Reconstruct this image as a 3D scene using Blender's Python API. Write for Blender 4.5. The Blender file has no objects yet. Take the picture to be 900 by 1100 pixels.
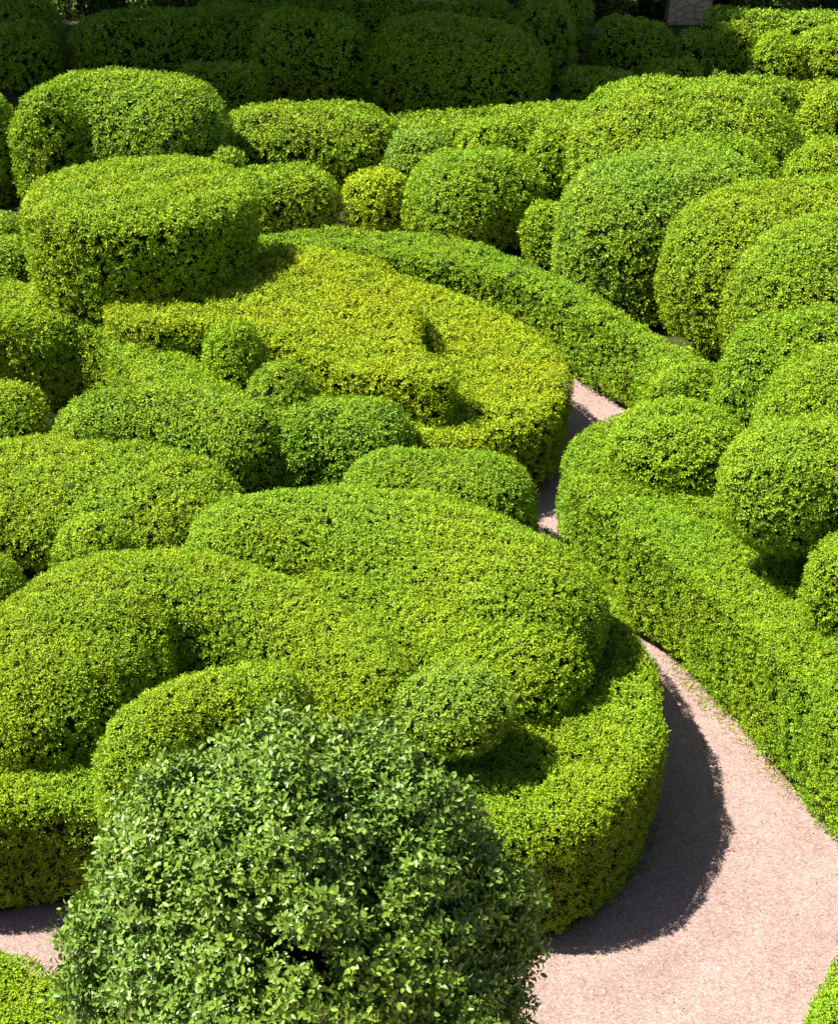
import bpy, math
import numpy as np
from mathutils import Vector
from mathutils.geometry import tessellate_polygon

RS = np.random.RandomState(11)
KD = 2.4            # foliage coverage
C = bpy.context.scene.collection

# ---------------------------------------------------------------- camera
CAM_H, PITCH, F = 6.0, math.radians(29), 1693.0     # F in pixels of the 900x1100 photograph
SP, CP = math.sin(PITCH), math.cos(PITCH)

def at(px, py, z=0.0):
    """world point where the sight line through a photograph pixel meets height z"""
    u, w = (px-450)/F, -(py-550)/F
    d = np.array([u, CP+w*SP, -SP+w*CP])
    t = (z-CAM_H)/d[2]
    return np.array([0, 0, CAM_H]) + d*t

def depth(p):
    return p[1]*CP + (CAM_H-p[2])*SP

def proj(p):
    d = depth(p)
    return 450+F*p[0]/d, 550-F*(p[1]*SP+(p[2]-CAM_H)*CP)/d

cam = bpy.data.cameras.new('camera')
cam.sensor_fit = 'VERTICAL'; cam.angle_y = 2*math.atan(550/F)
cam.clip_start = 0.1; cam.clip_end = 2000
co = bpy.data.objects.new('camera', cam); C.objects.link(co)
co.location = (0, 0, CAM_H); co.rotation_euler = (math.pi/2-PITCH, 0, 0)
sc = bpy.context.scene
sc.camera = co

# ---------------------------------------------------------------- materials
def mat(name):
    m = bpy.data.materials.new(name); m.use_nodes = True
    nt = m.node_tree; nt.nodes.clear()
    def N(t, **k):
        n = nt.nodes.new(t)
        for a, v in k.items(): setattr(n, a, v)
        return n
    return m, nt, N

def leaf_material(name, trans=0.11, rough=0.48, spec=0.18):
    m, nt, N = mat(name); L = nt.links
    oi = N('ShaderNodeObjectInfo'); at_ = N('ShaderNodeAttribute', attribute_name='tint')
    geo = N('ShaderNodeNewGeometry')
    noi = N('ShaderNodeTexNoise'); noi.inputs['Scale'].default_value = 1.6; noi.inputs['Detail'].default_value = 3
    L.new(geo.outputs['Position'], noi.inputs['Vector'])
    # leaf-to-leaf variation, patches of fresher yellow growth
    hsv = N('ShaderNodeHueSaturation')
    mr = N('ShaderNodeMapRange'); mr.inputs[1].default_value = 0; mr.inputs[2].default_value = 1
    mr.inputs[3].default_value = 0.512; mr.inputs[4].default_value = 0.487
    L.new(at_.outputs['Fac'], mr.inputs[0]); L.new(mr.outputs[0], hsv.inputs['Hue'])
    mv = N('ShaderNodeMapRange'); mv.inputs[3].default_value = 0.5; mv.inputs[4].default_value = 1.5
    L.new(at_.outputs['Fac'], mv.inputs[0]); L.new(mv.outputs[0], hsv.inputs['Value'])
    L.new(oi.outputs['Color'], hsv.inputs['Color'])
    mix = N('ShaderNodeMix', data_type='RGBA', blend_type='MULTIPLY')
    ramp = N('ShaderNodeValToRGB')
    ramp.color_ramp.elements[0].position = 0.36; ramp.color_ramp.elements[0].color = (0.88, 0.97, 1.1, 1)
    ramp.color_ramp.elements[1].position = 0.66; ramp.color_ramp.elements[1].color = (1.06, 1.02, 0.85, 1)
    L.new(noi.outputs['Fac'], ramp.inputs[0])
    mix.inputs[0].default_value = 1.0
    L.new(hsv.outputs[0], mix.inputs[6]); L.new(ramp.outputs[0], mix.inputs[7])
    gt = N('ShaderNodeMath', operation='GREATER_THAN'); gt.inputs[1].default_value = 1.5
    L.new(at_.outputs['Fac'], gt.inputs[0])
    br = N('ShaderNodeMix', data_type='RGBA'); br.inputs[7].default_value = (0.26, 0.15, 0.035, 1)
    L.new(gt.outputs[0], br.inputs[0]); L.new(mix.outputs[2], br.inputs[6]); mix = br
    bs = N('ShaderNodeBsdfPrincipled'); bs.inputs['Roughness'].default_value = rough
    bs.inputs['Specular IOR Level'].default_value = spec
    L.new(mix.outputs[2], bs.inputs['Base Color'])
    tr = N('ShaderNodeBsdfTranslucent')
    tm = N('ShaderNodeMix', data_type='RGBA', blend_type='MULTIPLY'); tm.inputs[0].default_value = 1
    tm.inputs[7].default_value = (1.15, 1.1, 0.4, 1)
    L.new(mix.outputs[2], tm.inputs[6]); L.new(tm.outputs[2], tr.inputs['Color'])
    ms = N('ShaderNodeMixShader'); ms.inputs[0].default_value = trans
    L.new(bs.outputs[0], ms.inputs[1]); L.new(tr.outputs[0], ms.inputs[2])
    out = N('ShaderNodeOutputMaterial'); L.new(ms.outputs[0], out.inputs[0])
    return m

def plain(name, col, rough=0.9, scale=8.0, var=0.35, bump=0.0, col2=None):
    m, nt, N = mat(name); L = nt.links
    tc = N('ShaderNodeTexCoord'); noi = N('ShaderNodeTexNoise')
    noi.inputs['Scale'].default_value = scale; noi.inputs['Detail'].default_value = 8
    L.new(tc.outputs['Object'], noi.inputs['Vector'])
    r = N('ShaderNodeValToRGB')
    c2 = col2 or tuple(c*(1+var) for c in col)
    r.color_ramp.elements[0].position = 0.3; r.color_ramp.elements[1].position = 0.7
    r.color_ramp.elements[0].color = tuple(c*(1-var) for c in col)+(1,)
    r.color_ramp.elements[1].color = tuple(c2)+(1,)
    L.new(noi.outputs['Fac'], r.inputs[0])
    bs = N('ShaderNodeBsdfPrincipled'); bs.inputs['Roughness'].default_value = rough
    bs.inputs['Specular IOR Level'].default_value = 0.04
    L.new(r.outputs[0], bs.inputs['Base Color'])
    if bump:
        b = N('ShaderNodeBump'); b.inputs['Strength'].default_value = bump; b.inputs['Distance'].default_value = 0.03
        L.new(noi.outputs['Fac'], b.inputs['Height']); L.new(b.outputs[0], bs.inputs['Normal'])
    out = N('ShaderNodeOutputMaterial'); L.new(bs.outputs[0], out.inputs[0])
    return m

def gravel_material():
    m, nt, N = mat('pink_gravel'); L = nt.links
    tc = N('ShaderNodeTexCoord')
    v = N('ShaderNodeTexVoronoi'); v.inputs['Scale'].default_value = 125
    L.new(tc.outputs['Object'], v.inputs['Vector'])
    sep = N('ShaderNodeSeparateColor'); L.new(v.outputs['Color'], sep.inputs[0])
    r = N('ShaderNodeValToRGB'); e = r.color_ramp.elements
    e[0].position = 0; e[0].color = (0.23, 0.15, 0.13, 1)
    e[1].position = 1; e[1].color = (0.46, 0.355, 0.32, 1)
    x = e.new(0.5); x.color = (0.335, 0.236, 0.21, 1)
    x = e.new(0.93); x.color = (0.395, 0.297, 0.265, 1)
    L.new(sep.outputs[0], r.inputs[0])
    n = N('ShaderNodeTexNoise'); n.inputs['Scale'].default_value = 2.2; n.inputs['Detail'].default_value = 9
    n.inputs['Roughness'].default_value = 0.65
    L.new(tc.outputs['Object'], n.inputs['Vector'])
    r2 = N('ShaderNodeValToRGB'); r2.color_ramp.elements[0].position = 0.3; r2.color_ramp.elements[1].position = 0.7
    r2.color_ramp.elements[0].color = (0.84, 0.80, 0.80, 1); r2.color_ramp.elements[1].color = (1.12, 1.12, 1.1, 1)
    L.new(n.outputs['Fac'], r2.inputs[0])
    mx = N('ShaderNodeMix', data_type='RGBA', blend_type='MULTIPLY'); mx.inputs[0].default_value = 1
    L.new(r.outputs[0], mx.inputs[6]); L.new(r2.outputs[0], mx.inputs[7])
    bs = N('ShaderNodeBsdfPrincipled'); bs.inputs['Roughness'].default_value = 0.95
    bs.inputs['Specular IOR Level'].default_value = 0.15
    L.new(mx.outputs[2], bs.inputs['Base Color'])
    b = N('ShaderNodeBump'); b.inputs['Strength'].default_value = 0.75; b.inputs['Distance'].default_value = 0.006
    L.new(v.outputs['Distance'], b.inputs['Height'])
    b2 = N('ShaderNodeBump'); b2.inputs['Strength'].default_value = 0.5; b2.inputs['Distance'].default_value = 0.02
    n2 = N('ShaderNodeTexNoise'); n2.inputs['Scale'].default_value = 14; n2.inputs['Detail'].default_value = 5
    L.new(tc.outputs['Object'], n2.inputs['Vector']); L.new(n2.outputs['Fac'], b2.inputs['Height'])
    L.new(b.outputs[0], b2.inputs['Normal']); L.new(b2.outputs[0], bs.inputs['Normal'])
    out = N('ShaderNodeOutputMaterial'); L.new(bs.outputs[0], out.inputs[0])
    return m

def stone_material():
    m, nt, N = mat('rubble_stone'); L = nt.links
    tc = N('ShaderNodeTexCoord')
    mp = N('ShaderNodeMapping'); mp.inputs['Scale'].default_value = (4.5, 4.5, 8.5)
    L.new(tc.outputs['Object'], mp.inputs[0])
    v = N('ShaderNodeTexVoronoi'); v.inputs['Scale'].default_value = 1.0
    L.new(mp.outputs[0], v.inputs['Vector'])
    ve = N('ShaderNodeTexVoronoi', feature='DISTANCE_TO_EDGE'); ve.inputs['Scale'].default_value = 1.0
    L.new(mp.outputs[0], ve.inputs['Vector'])
    sep = N('ShaderNodeSeparateColor'); L.new(v.outputs['Color'], sep.inputs[0])
    r = N('ShaderNodeValToRGB'); e = r.color_ramp.elements
    e[0].color = (0.40, 0.28, 0.17, 1); e[1].color = (0.52, 0.38, 0.24, 1)
    L.new(sep.outputs[0], r.inputs[0])
    st = N('ShaderNodeMapRange'); st.inputs[1].default_value = 0; st.inputs[2].default_value = 0.06
    L.new(ve.outputs['Distance'], st.inputs[0])
    mx = N('ShaderNodeMix', data_type='RGBA'); L.new(st.outputs[0], mx.inputs[0])
    mx.inputs[6].default_value = (0.30, 0.22, 0.14, 1); L.new(r.outputs[0], mx.inputs[7])
    bs = N('ShaderNodeBsdfPrincipled'); bs.inputs['Roughness'].default_value = 0.95
    L.new(mx.outputs[2], bs.inputs['Base Color'])
    b = N('ShaderNodeBump'); b.inputs['Strength'].default_value = 0.7; b.inputs['Distance'].default_value = 0.03
    L.new(st.outputs[0], b.inputs['Height']); L.new(b.outputs[0], bs.inputs['Normal'])
    out = N('ShaderNodeOutputMaterial'); L.new(bs.outputs[0], out.inputs[0])
    return m

M_LEAF = leaf_material('box_leaf')
M_BIG = leaf_material('loose_box_leaf', trans=0.14, rough=0.38, spec=0.38)
M_TREE = leaf_material('tree_leaf')
M_CORE = plain('painted_shade_core', (0.018, 0.024, 0.005), scale=30, var=0.5)  # solid inner shell, near-black colour stands in for shade between the leaves
M_BARK = plain('bark', (0.085, 0.055, 0.035), scale=14, var=0.5, bump=0.6)
M_SOIL = plain('soil', (0.05, 0.052, 0.02), scale=6, var=0.4, bump=0.4)
M_GRAVEL = gravel_material()
M_STONE = stone_material()
M_PEBBLE = plain('pebble', (0.36, 0.27, 0.235), scale=40, var=0.55)
M_SLATE = plain('dark_timber', (0.03, 0.026, 0.024), scale=5, var=0.4, rough=0.7)
M_BENCH = plain('grey_blue_paint', (0.10, 0.13, 0.22), scale=9, var=0.15, rough=0.5)

# ---------------------------------------------------------------- mesh helpers
def waves(n, k, seed):
    r = np.random.RandomState(seed)
    d = r.normal(size=(n, 3)); d /= np.linalg.norm(d, axis=1)[:, None]
    return d*k*r.uniform(0.6, 1.5, (n, 1)), r.uniform(0, 6.28, n)

def snoise(P, k, seed, n=7):
    D, ph = waves(n, k, seed)
    return np.sin(P@D.T+ph).sum(1)/math.sqrt(n)

def raw_mesh(name, V, tris, mats, midx=None, tint=None, smooth=None):
    me = bpy.data.meshes.new(name)
    V = np.ascontiguousarray(V, np.float32); T = np.ascontiguousarray(tris, np.int32)
    me.vertices.add(len(V)); me.vertices.foreach_set('co', V.ravel())
    me.loops.add(T.size); me.loops.foreach_set('vertex_index', T.ravel())
    me.polygons.add(len(T)); me.polygons.foreach_set('loop_start', np.arange(0, T.size, 3, dtype=np.int32))
    if midx is not None: me.polygons.foreach_set('material_index', np.ascontiguousarray(midx, np.int32))
    if smooth is not None: me.polygons.foreach_set('use_smooth', np.ascontiguousarray(smooth, bool))
    if tint is not None:
        a = me.attributes.new('tint', 'FLOAT', 'FACE'); a.data.foreach_set('value', np.ascontiguousarray(tint, np.float32))
    for m in mats: me.materials.append(m)
    me.update(calc_edges=True); me.validate(verbose=False)
    return me

def link(name, me, parent=None):
    o = bpy.data.objects.new(name, me); C.objects.link(o)
    if parent is not None: o.parent = parent
    return o

def tag(o, label, cat, group=None):
    o['label'] = label; o['category'] = cat
    if group: o['group'] = group
    return o

def unit(a):
    return a/np.maximum(np.linalg.norm(a, axis=-1, keepdims=True), 1e-9)

def sample(V, T, n):
    a, b, c = V[T[:, 0]], V[T[:, 1]], V[T[:, 2]]
    cr = np.cross(b-a, c-a); ar = np.linalg.norm(cr, axis=1)*0.5
    idx = RS.choice(len(T), n, p=ar/ar.sum())
    u, v = RS.rand(n, 1), RS.rand(n, 1)
    f = (u+v > 1)[:, 0]; u[f], v[f] = 1-u[f], 1-v[f]
    return idx, u, v

def area(V, T):
    return (np.linalg.norm(np.cross(V[T[:, 1]]-V[T[:, 0]], V[T[:, 2]]-V[T[:, 0]]), axis=1)*0.5).sum()

def vnormals(V, T):
    n = np.cross(V[T[:, 1]]-V[T[:, 0]], V[T[:, 2]]-V[T[:, 0]])
    N = np.zeros_like(V)
    for k in range(3): np.add.at(N, T[:, k], n)
    return unit(N)

def sprigs(P, Nn, L, per=6, spread=0.9, width=0.46, rich=False, seed=0):
    """little box sprigs: pairs of leaves round a short twig; returns verts, tris, tint"""
    n = len(P)
    ax = unit(Nn*0.9 + np.array([0, 0, 0.14]) + RS.normal(size=(n, 3))*0.3)
    r = unit(np.cross(ax, RS.normal(size=(n, 3)))); s = np.cross(ax, r)
    sl = L*RS.uniform(0.75, 1.25, n)
    st = RS.rand(n)
    Vs, Ts, tints = [], [], []
    for j in range(per):
        ang = (j % 2)*math.pi + (j//2)*math.pi/2 + RS.normal(size=n)*0.35
        rad = r*np.cos(ang)[:, None] + s*np.sin(ang)[:, None]
        t = (j//2)/max(1, per/2-1)
        lean = 0.9 - 0.34*t
        d = unit(rad*lean + ax*(1-lean) + RS.normal(size=(n, 3))*0.18)
        ll = (sl*RS.uniform(0.7, 1.2, n)*(1-0.2*t))[:, None]
        base = P + ax*(t*spread*sl)[:, None] + rad*(0.08*sl)[:, None]
        side = unit(np.cross(d, ax) + RS.normal(size=(n, 3))*0.25)
        side = unit(side - d*(side*d).sum(1, keepdims=True))
        up = np.cross(side, d)
        hw = ll*width*0.5
        if not rich:
            q = np.stack([base, base+d*ll*0.5+side*hw+up*hw*0.3, base+d*ll, base+d*ll*0.5-side*hw+up*hw*0.3], 1)
            tri = np.array([[0, 1, 2], [0, 2, 3]])
        else:
            q = np.stack([base, base+d*ll*0.34+side*hw*0.92+up*hw*0.32, base+d*ll*0.72+side*hw*0.8+up*hw*0.22,
                          base+d*ll*0.99-up*hw*0.25, base+d*ll*0.72-side*hw*0.8+up*hw*0.22,
                          base+d*ll*0.34-side*hw*0.92+up*hw*0.32, base+d*ll*0.5], 1)
            tri = np.array([[0, 1, 6], [1, 2, 6], [2, 3, 6], [3, 4, 6], [4, 5, 6], [5, 0, 6]])
        k = q.shape[1]
        off = sum(len(v) for v in Vs)
        Vs.append(q.reshape(-1, 3))
        Ts.append((tri[None]+off+(np.arange(n)*k)[:, None, None]).reshape(-1, 3))
        tv = np.clip(0.5*st+0.5*RS.rand(n), 0, 1); tv[RS.rand(n) < (0.0015 if rich else 0.01)] = 2
        tints.append(np.repeat(tv, len(tri)))
    return np.concatenate(Vs), np.concatenate(Ts), np.concatenate(tints)

def leaf_len(p):
    return max(0.018, 3.4*depth(p)/F)

def foliage(name, V, T, mat_leaf=None, L=None, dens=1.0, bump=1.0, parent=None, gaps=0.0, core_in=2.1, seed=0,
            rich=False, per=6, floor=None):
    V = np.asarray(V, float); T = np.asarray(T)
    N = vnormals(V, T)
    # the clipper's hand is never perfect: slow undulation of the whole surface
    V = V + N*(snoise(V, 2.6, seed+1)*0.022*bump + snoise(V, 8.0, seed+2)*0.010*bump)[:, None]
    N = vnormals(V, T)
    c = V.mean(0)
    if L is None: L = leaf_len(c)*RS.uniform(0.92, 1.1)
    n = int(KD*dens*area(V, T)/(per*0.25*L*L))
    idx, u, v = sample(V, T, n)
    a, b, cc = T[idx, 0], T[idx, 1], T[idx, 2]
    P = V[a]*(1-u-v)+V[b]*u+V[cc]*v
    Nn = unit(N[a]*(1-u-v)+N[b]*u+N[cc]*v)
    cl = snoise(P, 1.5/L, seed+3)                # clumps of shoots
    cl2 = snoise(P, 0.5/L, seed+4)
    d = cl*0.35*L + cl2*0.5*L - RS.rand(n)*1.0*L
    keep = np.ones(n, bool)
    if gaps: keep &= ~((cl+cl2*1.2) < -2.2+gaps)
    keep &= RS.rand(n) < 0.68+0.32*np.clip(Nn[:, 2]*1.5, 0, 1)      # steep faces are thinner, so more of the shade-dark core shows
    if floor is not None: keep &= P[:, 2] > floor+0.035*(1+snoise(P, 9.0, seed+6))
    # sides that face away from the garden terrace need fewer shoots
    back = (Nn*unit(np.array([0, 0, CAM_H])-P)).sum(1) < -0.35
    keep &= ~(back & (RS.rand(n) < 0.5))
    P, Nn, d = P[keep], Nn[keep], d[keep]
    P = P + Nn*d[:, None]
    LV, LT, tint = sprigs(P, Nn, L, rich=rich, per=per)
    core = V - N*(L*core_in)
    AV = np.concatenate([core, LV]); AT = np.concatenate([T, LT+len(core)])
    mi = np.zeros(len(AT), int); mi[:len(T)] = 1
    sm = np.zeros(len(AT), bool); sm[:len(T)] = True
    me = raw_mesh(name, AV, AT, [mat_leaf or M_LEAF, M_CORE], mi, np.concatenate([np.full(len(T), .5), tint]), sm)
    return link(name, me, parent)

# ---------------------------------------------------------------- clipped forms
def profile(p, under, belly, n=16):
    pr = [(under+(1-under)*math.sin(t*math.pi/2), belly*t) for t in (0, .33, .66)]
    for k in range(n+1):
        th = k/n*math.pi/2
        pr.append((max(0.0, math.cos(th))**(2/p), belly+(1-belly)*math.sin(th)**(2/p)))
    return np.array(pr)

def smooth_path(P, closed=False, step=0.12):
    P = np.asarray(P, float); n = len(P)
    if n == 1: return P
    out = []
    rng = range(n if closed else n-1)
    for i in rng:
        p1, p2 = P[i], P[(i+1) % n]
        p0 = P[i-1] if (closed or i > 0) else 2*p1-p2
        p3 = P[(i+2) % n] if (closed or i+2 < n) else 2*p2-p1
        m = max(2, int(np.linalg.norm((p2-p1)[:2])/step))
        for k in range(m):
            t = k/m
            out.append(0.5*((2*p1)+(-p0+p2)*t+(2*p0-5*p1+4*p2-p3)*t*t+(-p0+3*p1-3*p2+p3)*t**3))
    if not closed: out.append(P[-1])
    return np.array(out)

def worm(spine, z0, p, under, belly, squash=1.0):
    """spine rows: x, y, radius, height.  A clipped body with round ends along the spine."""
    S = smooth_path(spine)
    pr = profile(p, under, belly)
    n = len(S)
    if n == 1: tan = np.array([[1.0, 0]])
    else: tan = unit(np.gradient(S[:, :2], axis=0))
    nor = np.stack([-tan[:, 1], tan[:, 0]], 1)
    cap = 14
    ctr, dr = [], []
    for i in range(n): ctr.append(i); dr.append(nor[i])
    for k in range(1, cap):
        a = k/cap*math.pi; ctr.append(n-1); dr.append(nor[-1]*math.cos(a)+tan[-1]*math.sin(a))
    for i in range(n-1, -1, -1): ctr.append(i); dr.append(-nor[i])
    for k in range(1, cap):
        a = k/cap*math.pi; ctr.append(0); dr.append(-nor[0]*math.cos(a)-tan[0]*math.sin(a))
    ctr = np.array(ctr); dr = np.array(dr)
    if squash != 1.0: dr = dr*np.array([1.0, squash])
    m = len(ctr)
    V = []
    for (r, z) in pr:
        xy = S[ctr, :2] + dr*(S[ctr, 2]*r)[:, None]
        V.append(np.column_stack([xy, z0+S[ctr, 3]*z]))
    V = np.concatenate(V)
    T = []
    for i in range(len(pr)-1):
        for j in range(m):
            a, b = i*m+j, i*m+(j+1) % m
            T += [(a, a+m, b), (b, a+m, b+m)]
    # orientation outward
    T = np.array(T)
    return V, T

def crest_shift(R, H, p, belly, theta):
    pr = profile(p, 1, belly)
    return (pr[:, 0]*R*math.sin(theta)+pr[:, 1]*H*math.cos(theta)).max() - H*math.cos(theta)

def place(px, py, rpx, H, z0, p, belly):
    z = z0+H; q = at(px, py, z)
    for _ in range(3):
        ppm = F/depth(q); R = rpx*depth((q[0], q[1], z0+belly*H))/F
        th = PITCH+math.atan((py-550)/F)
        q = at(px, py+crest_shift(R, H, p, belly, th)*ppm, z)
    return q[0], q[1], rpx*depth((q[0], q[1], z0+belly*H))/F

def solve_h(px, py, rpx, base, z0, p, belly, under):
    lo, hi = 0.08, 4.5
    for _ in range(30):
        H = (lo+hi)/2
        x, y, R = place(px, py, rpx, H, z0, p, belly)
        yb = proj(np.array([x, y-R*under, z0]))[1]
        if yb < base: lo = H          # base too high in the picture: taller body
        else: hi = H
    return H

SUN_G = (0.25, 0.385, 0.010)        # fresh yellow-green clipped box
MID_G = (0.22, 0.365, 0.011)
COOL_G = (0.22, 0.355, 0.020)
GOLD_G = (0.325, 0.42, 0.008)
SHADE_G = (0.24, 0.37, 0.012)
BLUE_G = (0.15, 0.25, 0.028)
_seed = [100]
INFO = []

def bush(name, label, spine, H=None, base=None, ref=0, z0=0.0, p=2.3, under=0.86, belly=0.32, col=SUN_G, group=None,
         cat='bush', squash=1.0, **kw):
    if H is None:
        s = spine[ref]; H = solve_h(s[0], s[1], s[2], base, z0, p, belly, under)
    rows = []
    for s in spine:
        h = s[3] if len(s) > 3 else H
        x, y, R = place(s[0], s[1], s[2], h, z0, p, belly)
        rows.append((x, y, R, h))
    INFO.append((name, label, [tuple(round(float(v), 2) for v in r) for r in rows]))
    V, T = worm(rows, z0, p, under, belly, squash)
    _seed[0] += 17
    o = foliage(name, V, T, seed=_seed[0], floor=z0-0.3, **kw)
    k = RS.uniform(0.96, 1.07); j = k*RS.uniform(0.965, 1.035)      # each plant has its own green
    o.color = (col[0]*j, col[1]*k, col[2]*RS.uniform(0.8, 1.6), 1)
    return tag(o, label, cat, group)

def hedge(name, label, outline, H=0.75, z0=0.0, col=SUN_G, round_=0.10, taper=0.03, group=None, world=None, cat='hedge', **kw):
    pts = [at(px, py, z0+H)[:2] for px, py in outline] + [np.array(w) for w in (world or [])]
    P = smooth_path(np.array(pts), closed=True, step=0.15)
    A = 0.5*np.sum(P[:, 0]*np.roll(P[:, 1], -1)-np.roll(P[:, 0], -1)*P[:, 1])
    if A < 0: P = P[::-1]
    t = unit(np.roll(P, -1, 0)-np.roll(P, 1, 0)); n = np.stack([t[:, 1], -t[:, 0]], 1)
    m = len(P); V = []
    rings = [(-taper, 0), (0, H*0.3), (0.0, H*0.65), (0, H-round_)]
    for k in range(1, 5):
        a = k/4*math.pi/2; rings.append((-round_*(1-math.cos(a)), H-round_+round_*math.sin(a)))
    for off, z in rings: V.append(np.column_stack([P+n*off, np.full(m, z0+z)]))
    T = []
    for i in range(len(rings)-1):
        for j in range(m):
            a, b = i*m+j, i*m+(j+1) % m
            T += [(a, b, a+m), (b, b+m, a+m)]
    o0 = (len(rings)-1)*m
    top = V[-1]
    for tr in tessellate_polygon([[Vector((q[0], q[1], 0)) for q in top]]):
        a, b, c = tr
        A2 = (top[b][0]-top[a][0])*(top[c][1]-top[a][1])-(top[c][0]-top[a][0])*(top[b][1]-top[a][1])
        T.append((o0+a, o0+b, o0+c) if A2 > 0 else (o0+a, o0+c, o0+b))
    V = np.concatenate(V); T = np.array(T)
    _seed[0] += 17
    c = V.mean(0)
    kw.setdefault('floor', z0+0.03)
    if 'L' not in kw:
        # nearest visible part decides the leaf scale
        dm = min(depth(v) for v in V); kw['L'] = max(0.018, 3.4*(0.6*dm+0.4*depth(c))/F)
    o = foliage(name, V, T, seed=_seed[0], **kw)
    o.color = (*col, 1)
    return tag(o, label, cat, group)

def tube(pts, radii, seg=7):
    pts = np.asarray(pts, float); V, T = [], []
    for i, q in enumerate(pts):
        d = unit(pts[min(i+1, len(pts)-1)]-pts[max(i-1, 0)])
        h = np.array([1.0, 0, 0]) if abs(d[0]) < 0.8 else np.array([0, 1.0, 0])
        u = unit(np.cross(d, h)); w = np.cross(d, u)
        for k in range(seg):
            a = 2*math.pi*k/seg; V.append(q+(u*math.cos(a)+w*math.sin(a))*radii[i])
    for i in range(len(pts)-1):
        for k in range(seg):
            a, b = i*seg+k, i*seg+(k+1) % seg
            T += [(a, b, a+seg), (b, b+seg, a+seg)]
    return np.array(V), np.array(T)

def join(parts):
    V, T, o = [], [], 0
    for v, t in parts:
        V.append(v); T.append(t+o); o += len(v)
    return np.concatenate(V), np.concatenate(T)

def boxes(bs):
    out = []
    for x0, x1, y0, y1, z0, z1 in bs:
        v = np.array([[x, y, z] for z in (z0, z1) for y in (y0, y1) for x in (x0, x1)])
        q = [(0, 2, 3, 1), (4, 5, 7, 6), (0, 1, 5, 4), (2, 6, 7, 3), (0, 4, 6, 2), (1, 3, 7, 5)]
        out.append((v, np.array([t for a, b, c, d in q for t in ((a, b, c), (a, c, d))])))
    return join(out)

def solid(name, V, T, m, parent=None, smooth=False):
    me = raw_mesh(name, V, T, [m], smooth=np.full(len(T), smooth))
    return link(name, me, parent)


# ================================================================ SETTING
g = solid('ground', *boxes([(-400, 400, -300, 500, -0.3, 0)]), M_SOIL); g['kind'] = 'structure'

def sheet(outline, z):
    P = smooth_path(np.array(outline), closed=True, step=0.3)
    V = np.column_stack([P[:, :2], np.full(len(P), z)])
    T = []
    for a, b_, c in tessellate_polygon([[Vector((q[0], q[1], 0)) for q in P]]):
        A2 = (P[b_][0]-P[a][0])*(P[c][1]-P[a][1])-(P[c][0]-P[a][0])*(P[b_][1]-P[a][1])
        T.append((a, b_, c) if A2 > 0 else (a, c, b_))
    return V, np.array(T)

def gp(px, py): return tuple(at(px, py, 0)[:2])
path = solid('gravel_path', *sheet([(-8, 6.6), (-8, 3.4), (0, 3.2), (3.4, 3.4), (3.6, 5.6), gp(900, 840), gp(800, 735), gp(720, 640), gp(660, 540), gp(690, 460), gp(720, 420), gp(660, 380), gp(560, 310),
                                    gp(430, 275), gp(300, 270), gp(300, 320), gp(430, 340), gp(530, 390), gp(560, 440), gp(540, 500), gp(500, 545), gp(560, 620), gp(620, 720), gp(640, 850), gp(560, 920),
                                    (-2.4, 6.6)], 0.004), M_GRAVEL)
path['kind'] = 'structure'
tv, tt = boxes([(-9, 9, -6, 2.9, 0, 2.75)])
tag(solid('terrace_wall', tv, tt, M_STONE), 'stone terrace wall below the viewpoint that carries the loose foreground bush', 'wall')

# ---------------------------------------------------------------- hedges
hedge('box_hedge', 'low hedge bed with rounded shaded end beside the gravel, behind the loose foreground bush',
      [(-160, 868), (60, 862), (180, 872), (330, 900), (470, 896), (570, 898), (640, 878), (690, 830), (714, 775), (707, 706), (676, 648), (634, 596), (585, 556), (480, 540),
       (300, 560), (60, 620), (-150, 700)], H=0.75)
hedge('box_hedge', 'low green hedge corner bulging into the path bend under the round bush',
      [(616, 466), (606, 488), (622, 520), (650, 546), (690, 573), (760, 580), (860, 560), (900, 540), (830, 480), (760, 450), (690, 440), (645, 448)], H=0.75, col=MID_G, round_=0.07)
hedge('box_hedge', 'long low green hedge with a lit side running along the right of the gravel path',
      [(668, 562), (720, 597), (790, 660), (860, 732), (960, 842), (1090, 985), (1260, 930), (1150, 740), (980, 640), (880, 588), (780, 560), (700, 545)], H=0.82, col=MID_G, round_=0.07)
hedge('box_hedge', 'round low golden-yellow hedge bed with dark front edge, left of where the path disappears',
      [(440, 468), (500, 474), (560, 458), (598, 432), (610, 398), (590, 368), (540, 334), (470, 305), (390, 283), (320, 276), (268, 300), (245, 340), (310, 392), (370, 440)],
      H=0.72, col=GOLD_G)
hedge('box_hedge', 'raised golden-yellow hedge platform on the round bed, in front of the clipped drum',
      [(145, 346), (112, 322), (170, 285), (260, 268), (310, 262), (360, 270), (400, 283), (438, 306), (454, 332), (450, 352), (456, 368), (492, 392), (480, 410), (430, 404), (380, 398), (320, 376), (270, 354), (215, 348)],
      H=1.08, z0=0.0, col=GOLD_G, round_=0.08)
hedge('box_hedge', 'long thin low hedge arching behind the golden bed toward the tall right-hand bushes',
      [(262, 262), (300, 251), (370, 246), (450, 250), (560, 276), (640, 312), (730, 372), (770, 400), (720, 410), (692, 374), (640, 341), (580, 309), (520, 289), (440, 274), (360, 266), (300, 276)],
      H=0.75, col=MID_G)
hedge('box_hedge', 'narrow yellow-green flat-topped hedge strip slanting down in front of the drum on the left',
      [(-40, 300), (60, 306), (150, 342), (215, 385), (275, 432), (240, 452), (170, 430), (100, 350), (20, 345), (-60, 345)], H=0.85, col=SUN_G)
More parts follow.
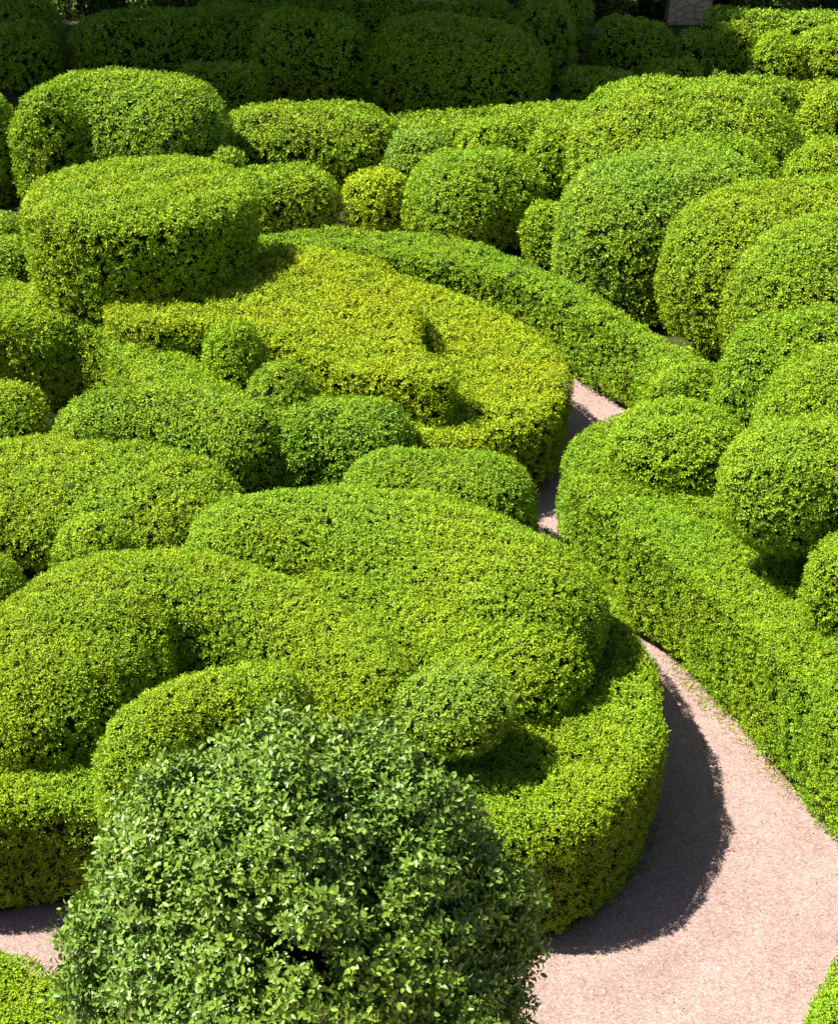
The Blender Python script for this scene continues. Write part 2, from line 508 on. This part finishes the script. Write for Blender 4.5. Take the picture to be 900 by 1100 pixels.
hedge('box_hedge', 'bright low hedge corner at the bottom left edge, near side of the path',
      [(-120, 1002), (0, 1010), (55, 1030), (95, 1064), (180, 1160), (0, 1300), (-200, 1200)], H=0.72, col=SUN_G)
hedge('box_hedge', 'small bright hedge end at the bottom right corner beside the gravel',
      [(890, 1040), (874, 1074), (878, 1130), (960, 1200), (1050, 1100), (980, 1010), (915, 1008)], H=0.72, col=MID_G)

# ---------------------------------------------------------------- clipped bushes, near to far
K = 'clipped box bushes in the topiary garden'
def b(label, spine, **k):
    k.setdefault('group', K); return bush('box_bush', label, spine, **k)

b('large hook-shaped mound curving over from the left edge behind the foreground bush', [(50, 640, 112), (110, 600, 108), (190, 592, 76), (280, 614, 56), (360, 652, 52), (412, 694, 50)], base=836, ref=0, z0=0.62)
b('small capsule-shaped bush tucked in the crook of the large hook-shaped mound', [(150, 762, 48), (210, 730, 46), (290, 716, 46)], H=0.62, z0=0.7, p=2.6)
b('biggest swelling mound in the centre with its shadowed right end above the path', [(262, 533, 70), (370, 525, 82), (480, 540, 94), (556, 570, 100)], base=752, ref=3, z0=0.65, p=2.3)
b('long fold swelling from the front of the biggest central mound', [(248, 572, 46), (345, 588, 52), (455, 612, 64), (555, 642, 88)], base=786, ref=3, z0=0.65, p=2.2)
b('small round bluish-green ball casting a round shadow, beside the foreground bush', [(487, 710, 63)], H=0.38, z0=0.9, col=COOL_G, p=2.2, under=0.55, belly=0.42)
b('oval low mound at the path edge, just in front of the golden bed', [(430, 478, 70), (510, 480, 72)], H=0.8, z0=0.55, p=2.6, col=MID_G)
b('broad dome at the left edge above the little ball', [(-10, 476, 100), (80, 468, 110), (160, 486, 96)], base=612, ref=1, z0=0.3)
b('little ball sitting below the broad left dome', [(97, 554, 41)], H=0.55, z0=0.75)
b('half-hidden ball cut by the left edge over the hook-shaped mound', [(-12, 598, 42)], H=0.8, z0=0.6)
b('long rounded mound between the slanting hedge strip and the broad left dome', [(105, 424, 50), (180, 412, 60), (255, 428, 54)], H=0.62, z0=0.4, col=MID_G)
b('smaller rounded mound right of the long mound, below two balls', [(328, 432, 44), (395, 434, 46)], H=0.58, z0=0.4, col=MID_G)
b('lower of the two small balls in front of the golden platform', [(303, 387, 43)], H=0.95, z0=0.27, under=0.8)
b('upper of the two small balls in front of the golden platform', [(251, 342, 38)], H=1.0, z0=0.28, under=0.8)
b('half ball cut by the left edge below the shadowed hedge face', [(5, 416, 42)], H=0.7, z0=0.2)
b('square-shouldered block with shadowed front at the left edge, below the drum', [(-10, 308, 60), (40, 310, 58)], base=442, ref=1, z0=0.0, p=4.5, under=0.95)
b('big clipped flat-topped drum shading the golden platform', [(150, 169, 124)], base=342, z0=0.92, p=5.0, under=0.97, belly=0.68)
b('block-like bush half hidden right of the drum', [(275, 180, 46), (318, 178, 46)], base=256, ref=1, z0=0.1, p=3.2)
b('double-humped mound behind the drum on the right', [(290, 112, 58), (370, 112, 60)], base=198, ref=1, z0=0.1)
b('tiny bush peeping over the drum', [(244, 157, 22)], H=0.5, z0=0.4)
b('small bright ball between the double-humped mound and the dark-sided dome', [(404, 182, 36)], base=254, z0=0.1, p=2.6, col=(0.34, 0.45, 0.006))
b('small dome just behind the small bright ball', [(450, 136, 41)], H=0.92, z0=0.1, col=COOL_G)
b('dark-sided dome standing behind the thin arching hedge', [(500, 160, 66), (525, 158, 62)], base=272, ref=0, z0=0.1, p=2.5, col=MID_G)
b('bright sloping ridge right behind the dark-sided dome', [(525, 128, 42), (590, 119, 46)], H=1.0, z0=0.1)
b('small dome wedged left of the tall drum-like dome', [(598, 133, 36)], H=1.1, z0=0.1)
b('narrow small bush at the foot of the tall drum-like dome', [(588, 219, 24)], base=284, z0=0.1, p=3)
b('widest pale dome at the back right, behind the tall drum-like dome', [(715, 84, 110), (765, 86, 104)], H=1.6, z0=0.1, p=2.2)
b('slim crest ridge between the widest dome and the tall drum-like dome', [(745, 142, 60), (790, 150, 55)], H=1.25, z0=0.1)
b('tall drum-like dome with a steep grey-green side', [(695, 166, 94), (745, 162, 90)], base=348, ref=0, z0=0.1, p=2.9, under=0.97, col=COOL_G)
b('tall rounded block with bulging left shoulder on the right', [(812, 207, 96), (900, 195, 96), (980, 195, 96)], base=388, ref=0, z0=0.3, p=2.7)
b('dome bulging out of the tall rounded block at the right edge', [(885, 232, 98), (960, 220, 98)], H=1.3, z0=0.35)
b('low dome at the right edge under the round corner ball', [(890, 150, 46), (950, 150, 46)], H=1.2, z0=0.2)
b('round ball cut by the right edge, upper part', [(900, 92, 40)], H=1.2, z0=0.2)
b('low lumpy cushion at the path bend', [(745, 385, 42), (715, 405, 30)], H=0.55, z0=0.6, col=MID_G)
b('sloping dome right of the path bend', [(850, 336, 72), (930, 326, 80)], H=1.1, z0=0.6, col=MID_G)
b('dome at the right edge just below the sloping dome', [(915, 372, 92)], H=1.1, z0=0.6, col=MID_G)
b('round bush standing on the right hedge at the path bend', [(730, 428, 75)], base=542, z0=0.66, p=2.5)
b('largest ball on the right hedge with a dark gap under it', [(852, 452, 70), (900, 450, 70)], H=0.78, z0=1.02, p=2.2, under=0.5, belly=0.42)
b('lowest ball on the right hedge, cut by the right edge', [(916, 572, 43)], H=0.6, z0=0.8)
b('round-topped bush beyond the right edge, beside the lowest ball', [(1010, 560, 80), (1080, 545, 80)], H=0.8, z0=0.7)
b('broad mound beyond the right edge, behind the round-topped bush', [(1060, 420, 100), (1150, 420, 100)], H=1.1, z0=0.3)
b('tall mound beyond the right edge, next to the tall rounded block', [(1090, 250, 100), (1180, 250, 100)], H=1.4, z0=0.2)
b('low mound beyond the right edge, next to the round corner ball', [(1010, 120, 60), (1080, 120, 60)], H=1.1, z0=0.2)
b('dome beyond the right edge, nearest the viewpoint', [(1110, 690, 110)], H=0.9, z0=0.6)
# left back
b('wide smooth mound at the upper left, behind the drum', [(112, 75, 76), (172, 82, 70)], H=1.35, z0=0.1, p=2.5)
b('narrower lobe swelling from the left side of the wide smooth mound behind the drum', [(48, 95, 42), (86, 81, 50)], H=1.32, z0=0.1, p=2.5)
b('dark-shadowed ball at the left edge beside the two-lobed mound', [(-28, 90, 42)], base=225, z0=0.0)
b('upper of two small lit lumps at the left edge beside the drum', [(2, 230, 28)], H=0.6, z0=0.3)
b('lower of two small lit lumps at the left edge beside the drum', [(2, 256, 34)], H=0.6, z0=0.3)

# shaded rows at the back
KS = 'shaded bushes in the back rows'
def s(label, spine, **k):
    k.setdefault('group', KS); k.setdefault('col', SHADE_G); return bush('box_bush', label, spine, **k)
s('shaded dome at the upper left edge', [(20, 25, 46)], base=95, z0=0.1)
s('shaded dome in the top left corner', [(10, -8, 54)], H=1.0, z0=0.1)
s('long shaded ridge with a sunlit fleck on its crest', [(130, 14, 54), (200, 10, 56), (260, 12, 50)], base=92, ref=0, z0=0.1, p=2.6)
s('low dappled hedge at the foot of the shaded ridge', [(210, 69, 20), (265, 69, 20)], H=0.8, z0=0.1, p=3.5)
s('dark mound between the long shaded ridge and the biggest dark dome', [(310, 14, 42), (360, 18, 40)], base=118, ref=0, z0=0.1)
s('biggest dark dome of the back row with a sunlit right shoulder', [(460, 16, 74), (520, 28, 70)], base=128, ref=0, z0=0.1, p=2.5)
s('very long dark hedge along the top edge', [(250, -8, 40), (350, -10, 42), (450, -6, 42), (525, 2, 36)], H=0.8, z0=0.1, p=2.6)
hedge('box_hedge', 'dark low hedge at the foot of the biggest dark dome', [(405, 124), (500, 118), (610, 108), (625, 122), (520, 140), (400, 142)], H=0.6, col=SHADE_G)
s('tall dark egg-shaped column near the top centre', [(588, -6, 31)], base=92, z0=0.1, p=2.4, belly=0.4)
s('slimmer dark column right of the egg-shaped column', [(617, -10, 18)], base=70, z0=0.1, p=2.6, belly=0.5)
s('wide shaded dome below the stone wall', [(668, 21, 30), (690, 24, 30)], base=76, ref=0, z0=0.1)
s('small dark ball left of its twin in front of the stone wall', [(712, 30, 17)], base=72, z0=0.1)
s('small dark ball right of its twin in front of the stone wall', [(744, 33, 19)], base=80, z0=0.1)
s('dark ball between the twin balls and the lit ball', [(788, 25, 28)], base=82, z0=0.1)
s('low dark hedge mound in front of the twin balls', [(630, 72, 26), (665, 76, 24)], base=128, ref=0, z0=0.1, p=3)
s('small low dark lump above the widest pale dome', [(715, 64, 24), (735, 66, 20)], H=0.6, z0=0.1)
s('long shaded ridge at the top right below the dark timber building', [(780, 10, 24), (840, 13, 24), (900, 14, 24)], H=0.5, z0=0.1)
b('half-lit ball left of the lit mound in the top right corner', [(838, 35, 33)], base=90, z0=0.1)
b('lit mound in the top right corner', [(900, 28, 44), (950, 30, 44)], base=92, ref=0, z0=0.1)
b('low lit crest behind the widest pale dome', [(775, 79, 26), (830, 84, 30)], H=1.0, z0=0.1)
b('low lit hedge piece running to the round corner ball', [(845, 88, 16), (910, 88, 16)], H=0.7, z0=0.1, p=3)

# ---------------------------------------------------------------- loose foreground bush
def foreground():
    root = bpy.data.objects.new('box_bush', None); C.objects.link(root)
    c = at(322, 1035, 3.28); root.location = (c[0], c[1], 2.75)
    tag(root, 'loose unclipped foreground bush with large glossy leaves and dark gaps', 'bush')
    R = 246*depth(c)/F
    # lumpy sphere
    n, m = 28, 48; V = []; T = []
    for i in range(n+1):
        th = math.pi*i/n
        for j in range(m):
            ph = 2*math.pi*j/m
            V.append((math.sin(th)*math.cos(ph), math.sin(th)*math.sin(ph), math.cos(th)))
    for i in range(n):
        for j in range(m):
            a, b_ = i*m+j, i*m+(j+1) % m
            T += [(a, a+m, b_), (b_, a+m, b_+m)]
    V = np.array(V); T = np.array(T)
    r = 1+0.04*snoise(V, 3.0, 5)+0.035*snoise(V, 7.0, 6)
    off = c-np.array(root.location)
    zz = np.clip(V[:, 2], 0, 1); q = 1.5
    rad = np.where(V[:, 2] > 0, (1-zz**q)**(1/q)/np.sqrt(np.maximum(1-zz**2, 1e-6)), 1.0)
    V2 = V*r[:, None]*np.column_stack([rad*R, rad*R, np.full(len(V), R*1.2)])
    L = 0.0198
    N = unit(V2)
    n_s = 16500
    idx, u, v = sample(V2, T, n_s)
    P = V2[T[idx, 0]]*(1-u-v)+V2[T[idx, 1]]*u+V2[T[idx, 2]]*v
    Nn = unit(P)
    kk = np.arange(210)+0.5; ph = math.pi*(1+5**0.5)*kk; cz = 1-2*kk/210
    cl = unit(np.column_stack([np.cos(ph)*np.sqrt(1-cz*cz), np.sin(ph)*np.sqrt(1-cz*cz), cz])+RS.normal(size=(210, 3))*0.06)
    front = (cl[:, 1] < -0.2) & (cl[:, 2] < 0.2) & (cl[:, 2] > -0.75)
    hollow = front & (RS.rand(210) < 0.05)
    amp = RS.uniform(-0.10, 0.06, 210)
    P_all = []; N_all = []
    D = np.sqrt(np.maximum(0, 2-2*(Nn@cl.T))); near = D.argmin(1); dn = D.min(1)
    for dep, keep in ((0.0, 0.95), (0.05, 0.8), (0.12, 0.5), (0.19, 0.35)):
        k = (dn < 0.155+0.03*snoise(P, 14.0, 40)) & (RS.rand(n_s) < keep) & ~(hollow[near] & (RS.rand(n_s) < 0.8))
        k &= P[:, 2]+off[2] > 0.03
        o_ = amp[near]-4.8*dn**2-dep
        P_all.append(P[k]+Nn[k]*(o_[k][:, None]*R+RS.uniform(-0.03, 0.01, (k.sum(), 1)))); N_all.append(unit(Nn[k]+0.9*(Nn[k]-cl[near[k]])/0.11*0.5))
    P = np.concatenate(P_all); Nn = np.concatenate(N_all)
    LV, LT, tint = sprigs(P, Nn, L, per=8, spread=1.9, width=0.5, rich=True)
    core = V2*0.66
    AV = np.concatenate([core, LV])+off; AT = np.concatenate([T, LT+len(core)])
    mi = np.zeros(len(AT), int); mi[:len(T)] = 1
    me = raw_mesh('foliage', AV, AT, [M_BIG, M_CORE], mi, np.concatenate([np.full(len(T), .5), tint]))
    o = link('foliage', me, root); o.color = (*BLUE_G, 1)
    tw = []
    for k in range(60):
        d = unit(RS.normal(size=3)+np.array([0, -0.3, 0.35]))
        p0 = np.array([RS.normal()*0.03, RS.normal()*0.03, 0.0])
        p2 = off+d*R*RS.uniform(0.85, 0.98)
        p1 = (p0+p2)/2+RS.normal(size=3)*0.06+np.array([0, 0, -0.05])
        if p2[2] < 0.05: continue
        tw.append(tube([p0, p1, p2], [0.012, 0.006, 0.002], 5))
    solid('stems', *join(tw), M_BARK, root, True)
foreground()

# ---------------------------------------------------------------- background: wall, timber building, bench, trees
a0, a1 = at(726, 40, 0), at(773, 40, 0)
tag(solid('stone_wall', *boxes([(a0[0], a1[0], a0[1]+1.0, a0[1]+1.5, 0, 2.9), (a0[0]-0.05, a1[0]+0.05, a0[1]+0.95, a0[1]+1.55, 2.9, 3.0)]), M_STONE),
    'short tan rubble stone wall at the top edge behind the twin balls', 'wall')
w0, w1 = at(815, 12, 0), at(1010, 12, 0)
hb = bpy.data.objects.new('timber_building', None); C.objects.link(hb); hb.location = (w0[0], w0[1]+0.3, 0)
tag(hb, 'dark timber garden building at the top right edge', 'building')
W = w1[0]-w0[0]
solid('wall', *boxes([(0, W, 0, 3, 0, 2.6)]+[(k*0.3+0.02, k*0.3+0.27, -0.03, 0, 0.1, 2.55) for k in range(int(W/0.3))]), M_SLATE, hb)
solid('roof', *boxes([(-0.3, W+0.3, -0.4, 3.3, 2.603, 2.78)]), M_SLATE, hb)

def bench(px, py, label, wid):
    q = at(px, py, 0.45)
    e = bpy.data.objects.new('garden_bench', None); C.objects.link(e); e.location = (q[0], q[1], 0)
    tag(e, label, 'bench', 'blue-grey garden benches')
    solid('seat', *boxes([(-wid/2, wid/2, -0.2+k*0.1, -0.11+k*0.1, 0.39, 0.45) for k in range(4)]), M_BENCH, e)
    for x in (-wid/2+0.04, wid/2-0.11):
        for y in (-0.18, 0.11):
            solid('leg', *boxes([(x, x+0.07, y, y+0.07, 0, 0.387)]), M_BENCH, e)
bench(650, 33, 'low blue-grey bench glimpsed right of the dark columns near the top edge', 0.8)
bench(70, 50, 'low blue-grey bench glimpsed between shaded bushes near the top left corner', 0.5)

def tree(name, label, x, y, blobs, trunk_r, top, L, dens, col, seed, group='trees around the garden'):
    root = bpy.data.objects.new(name, None); C.objects.link(root); root.location = (x, y, 0)
    tag(root, label, 'tree', group)
    r = np.random.RandomState(seed)
    parts = [tube([(0, 0, -0.1), (r.normal()*0.1, r.normal()*0.1, top*0.45), (r.normal()*0.25, r.normal()*0.25, top)], [trunk_r*1.3, trunk_r, trunk_r*0.35], 9)]
    Ps, Ns = [], []
    for (bx, by, bz, br, bh) in blobs:
        parts.append(tube([(0, 0, min(top*0.8, max(top*0.3, bz-br))), (bx*0.5, by*0.5, bz-br*0.35), (bx, by, bz)], [trunk_r*0.45, trunk_r*0.3, trunk_r*0.1], 6))
        n = int(dens*br*br*4)
        d = unit(r.normal(size=(n, 3)))
        rad = r.uniform(0.35, 1.0, n)**0.6
        P = d*rad[:, None]
        rr = 1+0.22*snoise(d*1.0, 4.0, seed+int(abs(bx)*70)+3)
        P = P*rr[:, None]*np.array([br, br, bh])+np.array([bx, by, bz])
        k = snoise(P, 2.2/max(0.6, br*0.35), seed+9) > -0.75
        Ps.append(P[k]); Ns.append(d[k])
    solid('trunk', *join(parts), M_BARK, root, True)
    P, N = np.concatenate(Ps), np.concatenate(Ns)
    k = P[:, 2] > 0.1
    LV, LT, ti = sprigs(P[k], N[k], L, per=6, spread=1.4, width=0.6)
    o = link('crown', raw_mesh('crown', LV, LT, [M_TREE], tint=ti), root); o.color = (*col, 1)

SH = (0.05, 0.085, 0.012)
# tall trees just outside the picture whose crowns shade the back rows
def cr(seed, n, rad, z0, z1, br):
    r = np.random.RandomState(seed)
    return [(r.uniform(-rad, rad), r.uniform(-rad, rad), r.uniform(z0, z1), br*r.uniform(0.7, 1.2), br*r.uniform(0.5, 0.9)) for _ in range(n)]
def canopy(seed, tx, ty, x0, x1, y0, y1, n):
    r = np.random.RandomState(seed); out = []
    for k in range(n):
        z = r.uniform(6.4, 10.0)
        # sheltering crown: keep it over the strip that lies in shade
        out.append((r.uniform(x0, x1)-tx, r.uniform(y0, y1)-ty, z, r.uniform(1.3, 2.0), r.uniform(0.9, 1.4)))
    return out
tree('broadleaf_tree', 'tall spreading tree outside the left edge, shading the top left corner', -12.5, 27.0, canopy(1, -12.5, 27.0, -13.5, -8.6, 22.4, 28.0, 16), 0.3, 9, 0.15, 400, SH, 21)
tree('broadleaf_tree', 'tall spreading tree beyond the top edge behind the dark back rows', -7.5, 32.0, canopy(2, -7.5, 32, -9.4, -4.6, 22.4, 29.0, 20), 0.34, 9, 0.15, 400, SH, 22)
tree('broadleaf_tree', 'tall tree beyond the top edge behind the egg-shaped column', -1.5, 32.5, canopy(3, -1.5, 32.5, -5.2, -0.8, 22.6, 29.0, 18)+[(-2.8, -9.9, 7.6, 1.7, 1.2), (-3.6, -9.3, 8.4, 1.6, 1.2), (-1.6, -9.6, 8.2, 1.5, 1.1)], 0.3, 9, 0.15, 400, SH, 23)
# lower leafy trees right behind the garden
for i, (px, lab, hh) in enumerate([(540, 'light-leaved small tree glimpsed left of the egg-shaped column', 2.2), (655, 'dark leafy tree glimpsed over the wide shaded dome', 2.6), (700, 'leafy tree glimpsed just left of the stone wall', 2.4), (794, 'pale leafy tree glimpsed between the stone wall and the timber building', 2.4),
                                 (75, 'sunlit slender tree glimpsed between shaded bushes at the top left', 2.6), (180, 'leafy tree glimpsed above the long shaded ridge', 2.2)]):
    q = at(px, 24, 0); r = np.random.RandomState(70+i)
    bl = [(r.uniform(-.6, .6), r.uniform(-.5, .5), r.uniform(0.2, hh*0.8), r.uniform(.5, .8), r.uniform(.5, .8)) for _ in range(7)]
    tree('leafy_tree', lab, q[0], q[1]+1.0, bl, 0.09, hh*0.9, 0.09, 420, (0.10, 0.16, 0.02), 90+i)

# ---------------------------------------------------------------- loose bits on the gravel
def litter():
    r = np.random.RandomState(5)
    n = 2600
    px = r.uniform(560, 900, n); py = r.uniform(560, 1100, n)
    xy = np.array([at(a, b_, 0)[:2] for a, b_ in zip(px, py)])
    xl = np.column_stack([r.uniform(-3, 2.6, 500), r.uniform(4.6, 6.6, 500)])
    xy = np.concatenate([xy, xl])
    V, T = [], []
    base = np.array([(1, 0, 0), (0.3, 0.9, 0), (-0.8, 0.6, 0), (-0.8, -0.6, 0), (0.3, -0.9, 0), (0.1, 0, 1.0)])
    tri = np.array([(0, 1, 5), (1, 2, 5), (2, 3, 5), (3, 4, 5), (4, 0, 5)])
    for k, (x, y) in enumerate(xy[::2]):
        a = r.uniform(0, 6.28); s_ = 0.004+0.007*r.rand()**3
        c, d = math.cos(a), math.sin(a)
        q = base*(1+0.3*r.normal(size=(6, 3)))*np.array([s_, s_*0.8, s_*0.7])
        q = np.column_stack([q[:, 0]*c-q[:, 1]*d+x, q[:, 0]*d+q[:, 1]*c+y, np.maximum(q[:, 2], -0.001)+0.0045])
        V.append(q); T.append(tri+6*k)
    p = solid('pebbles', np.concatenate(V), np.concatenate(T), M_PEBBLE); p['kind'] = 'stuff'
    # clippings gather at the feet of the hedges
    edge = [at(a, b_, 0)[:2] for a, b_ in ((900, 880), (850, 845), (800, 792), (750, 745), (715, 700), (600, 990), (640, 970), (685, 930), (700, 880), (560, 1005))]
    P = [xy[k] for k in r.choice(len(xy), 90)]
    for a, b_ in ((0, 1), (1, 2), (2, 3), (3, 4), (5, 6), (6, 7), (7, 8), (9, 5)):
        for k in range(240):
            t = r.rand(); P.append(edge[a]*(1-t)+edge[b_]*t+r.normal(size=2)*0.05)
    P = np.column_stack([np.array(P), np.full(len(P), 0.012)])
    LV, LT, ti = sprigs(P, np.tile([0, 0, 1.0], (len(P), 1)), 0.016, per=2, spread=0.3)
    LV[:, 2] = np.clip(LV[:, 2], 0.006, 0.03)
    ti[r.rand(len(ti)) < 0.5] = 2
    o = link('leaf_litter', raw_mesh('leaf_litter', LV, LT, [M_LEAF], tint=ti)); o.color = (*MID_G, 1); o['kind'] = 'stuff'
litter()

# ---------------------------------------------------------------- light
SUN_EL, SUN_FROM = 58.0, (-1.0, 0.03)      # the sun stands left of the view
w = bpy.data.worlds.new('World'); sc.world = w; w.use_nodes = True
nt = w.node_tree; bg = nt.nodes['Background']
sky = nt.nodes.new('ShaderNodeTexSky'); sky.sky_type = 'NISHITA'; sky.sun_disc = False
sky.sun_elevation = math.radians(SUN_EL); sky.sun_rotation = math.atan2(SUN_FROM[0], SUN_FROM[1])
nt.links.new(sky.outputs[0], bg.inputs['Color']); bg.inputs['Strength'].default_value = 0.05
sl = bpy.data.lights.new('sun', 'SUN'); sl.energy = 5.0; sl.angle = math.radians(0.53); sl.color = (1.0, 0.95, 0.86)
so = bpy.data.objects.new('sun', sl); C.objects.link(so)
h = unit(np.array(SUN_FROM)); e = math.radians(SUN_EL)
v = Vector((h[0]*math.cos(e), h[1]*math.cos(e), math.sin(e)))
so.rotation_euler = v.to_track_quat('Z', 'Y').to_euler(); so.location = v*60

vs = sc.view_settings
vs.view_transform = 'Standard'; vs.look = 'None'; vs.gamma = 1; vs.use_curve_mapping = False; vs.exposure = 1.25
sc.cycles.max_bounces = 5; sc.cycles.diffuse_bounces = 1; sc.cycles.transmission_bounces = 2
sc.cycles.use_denoising = True
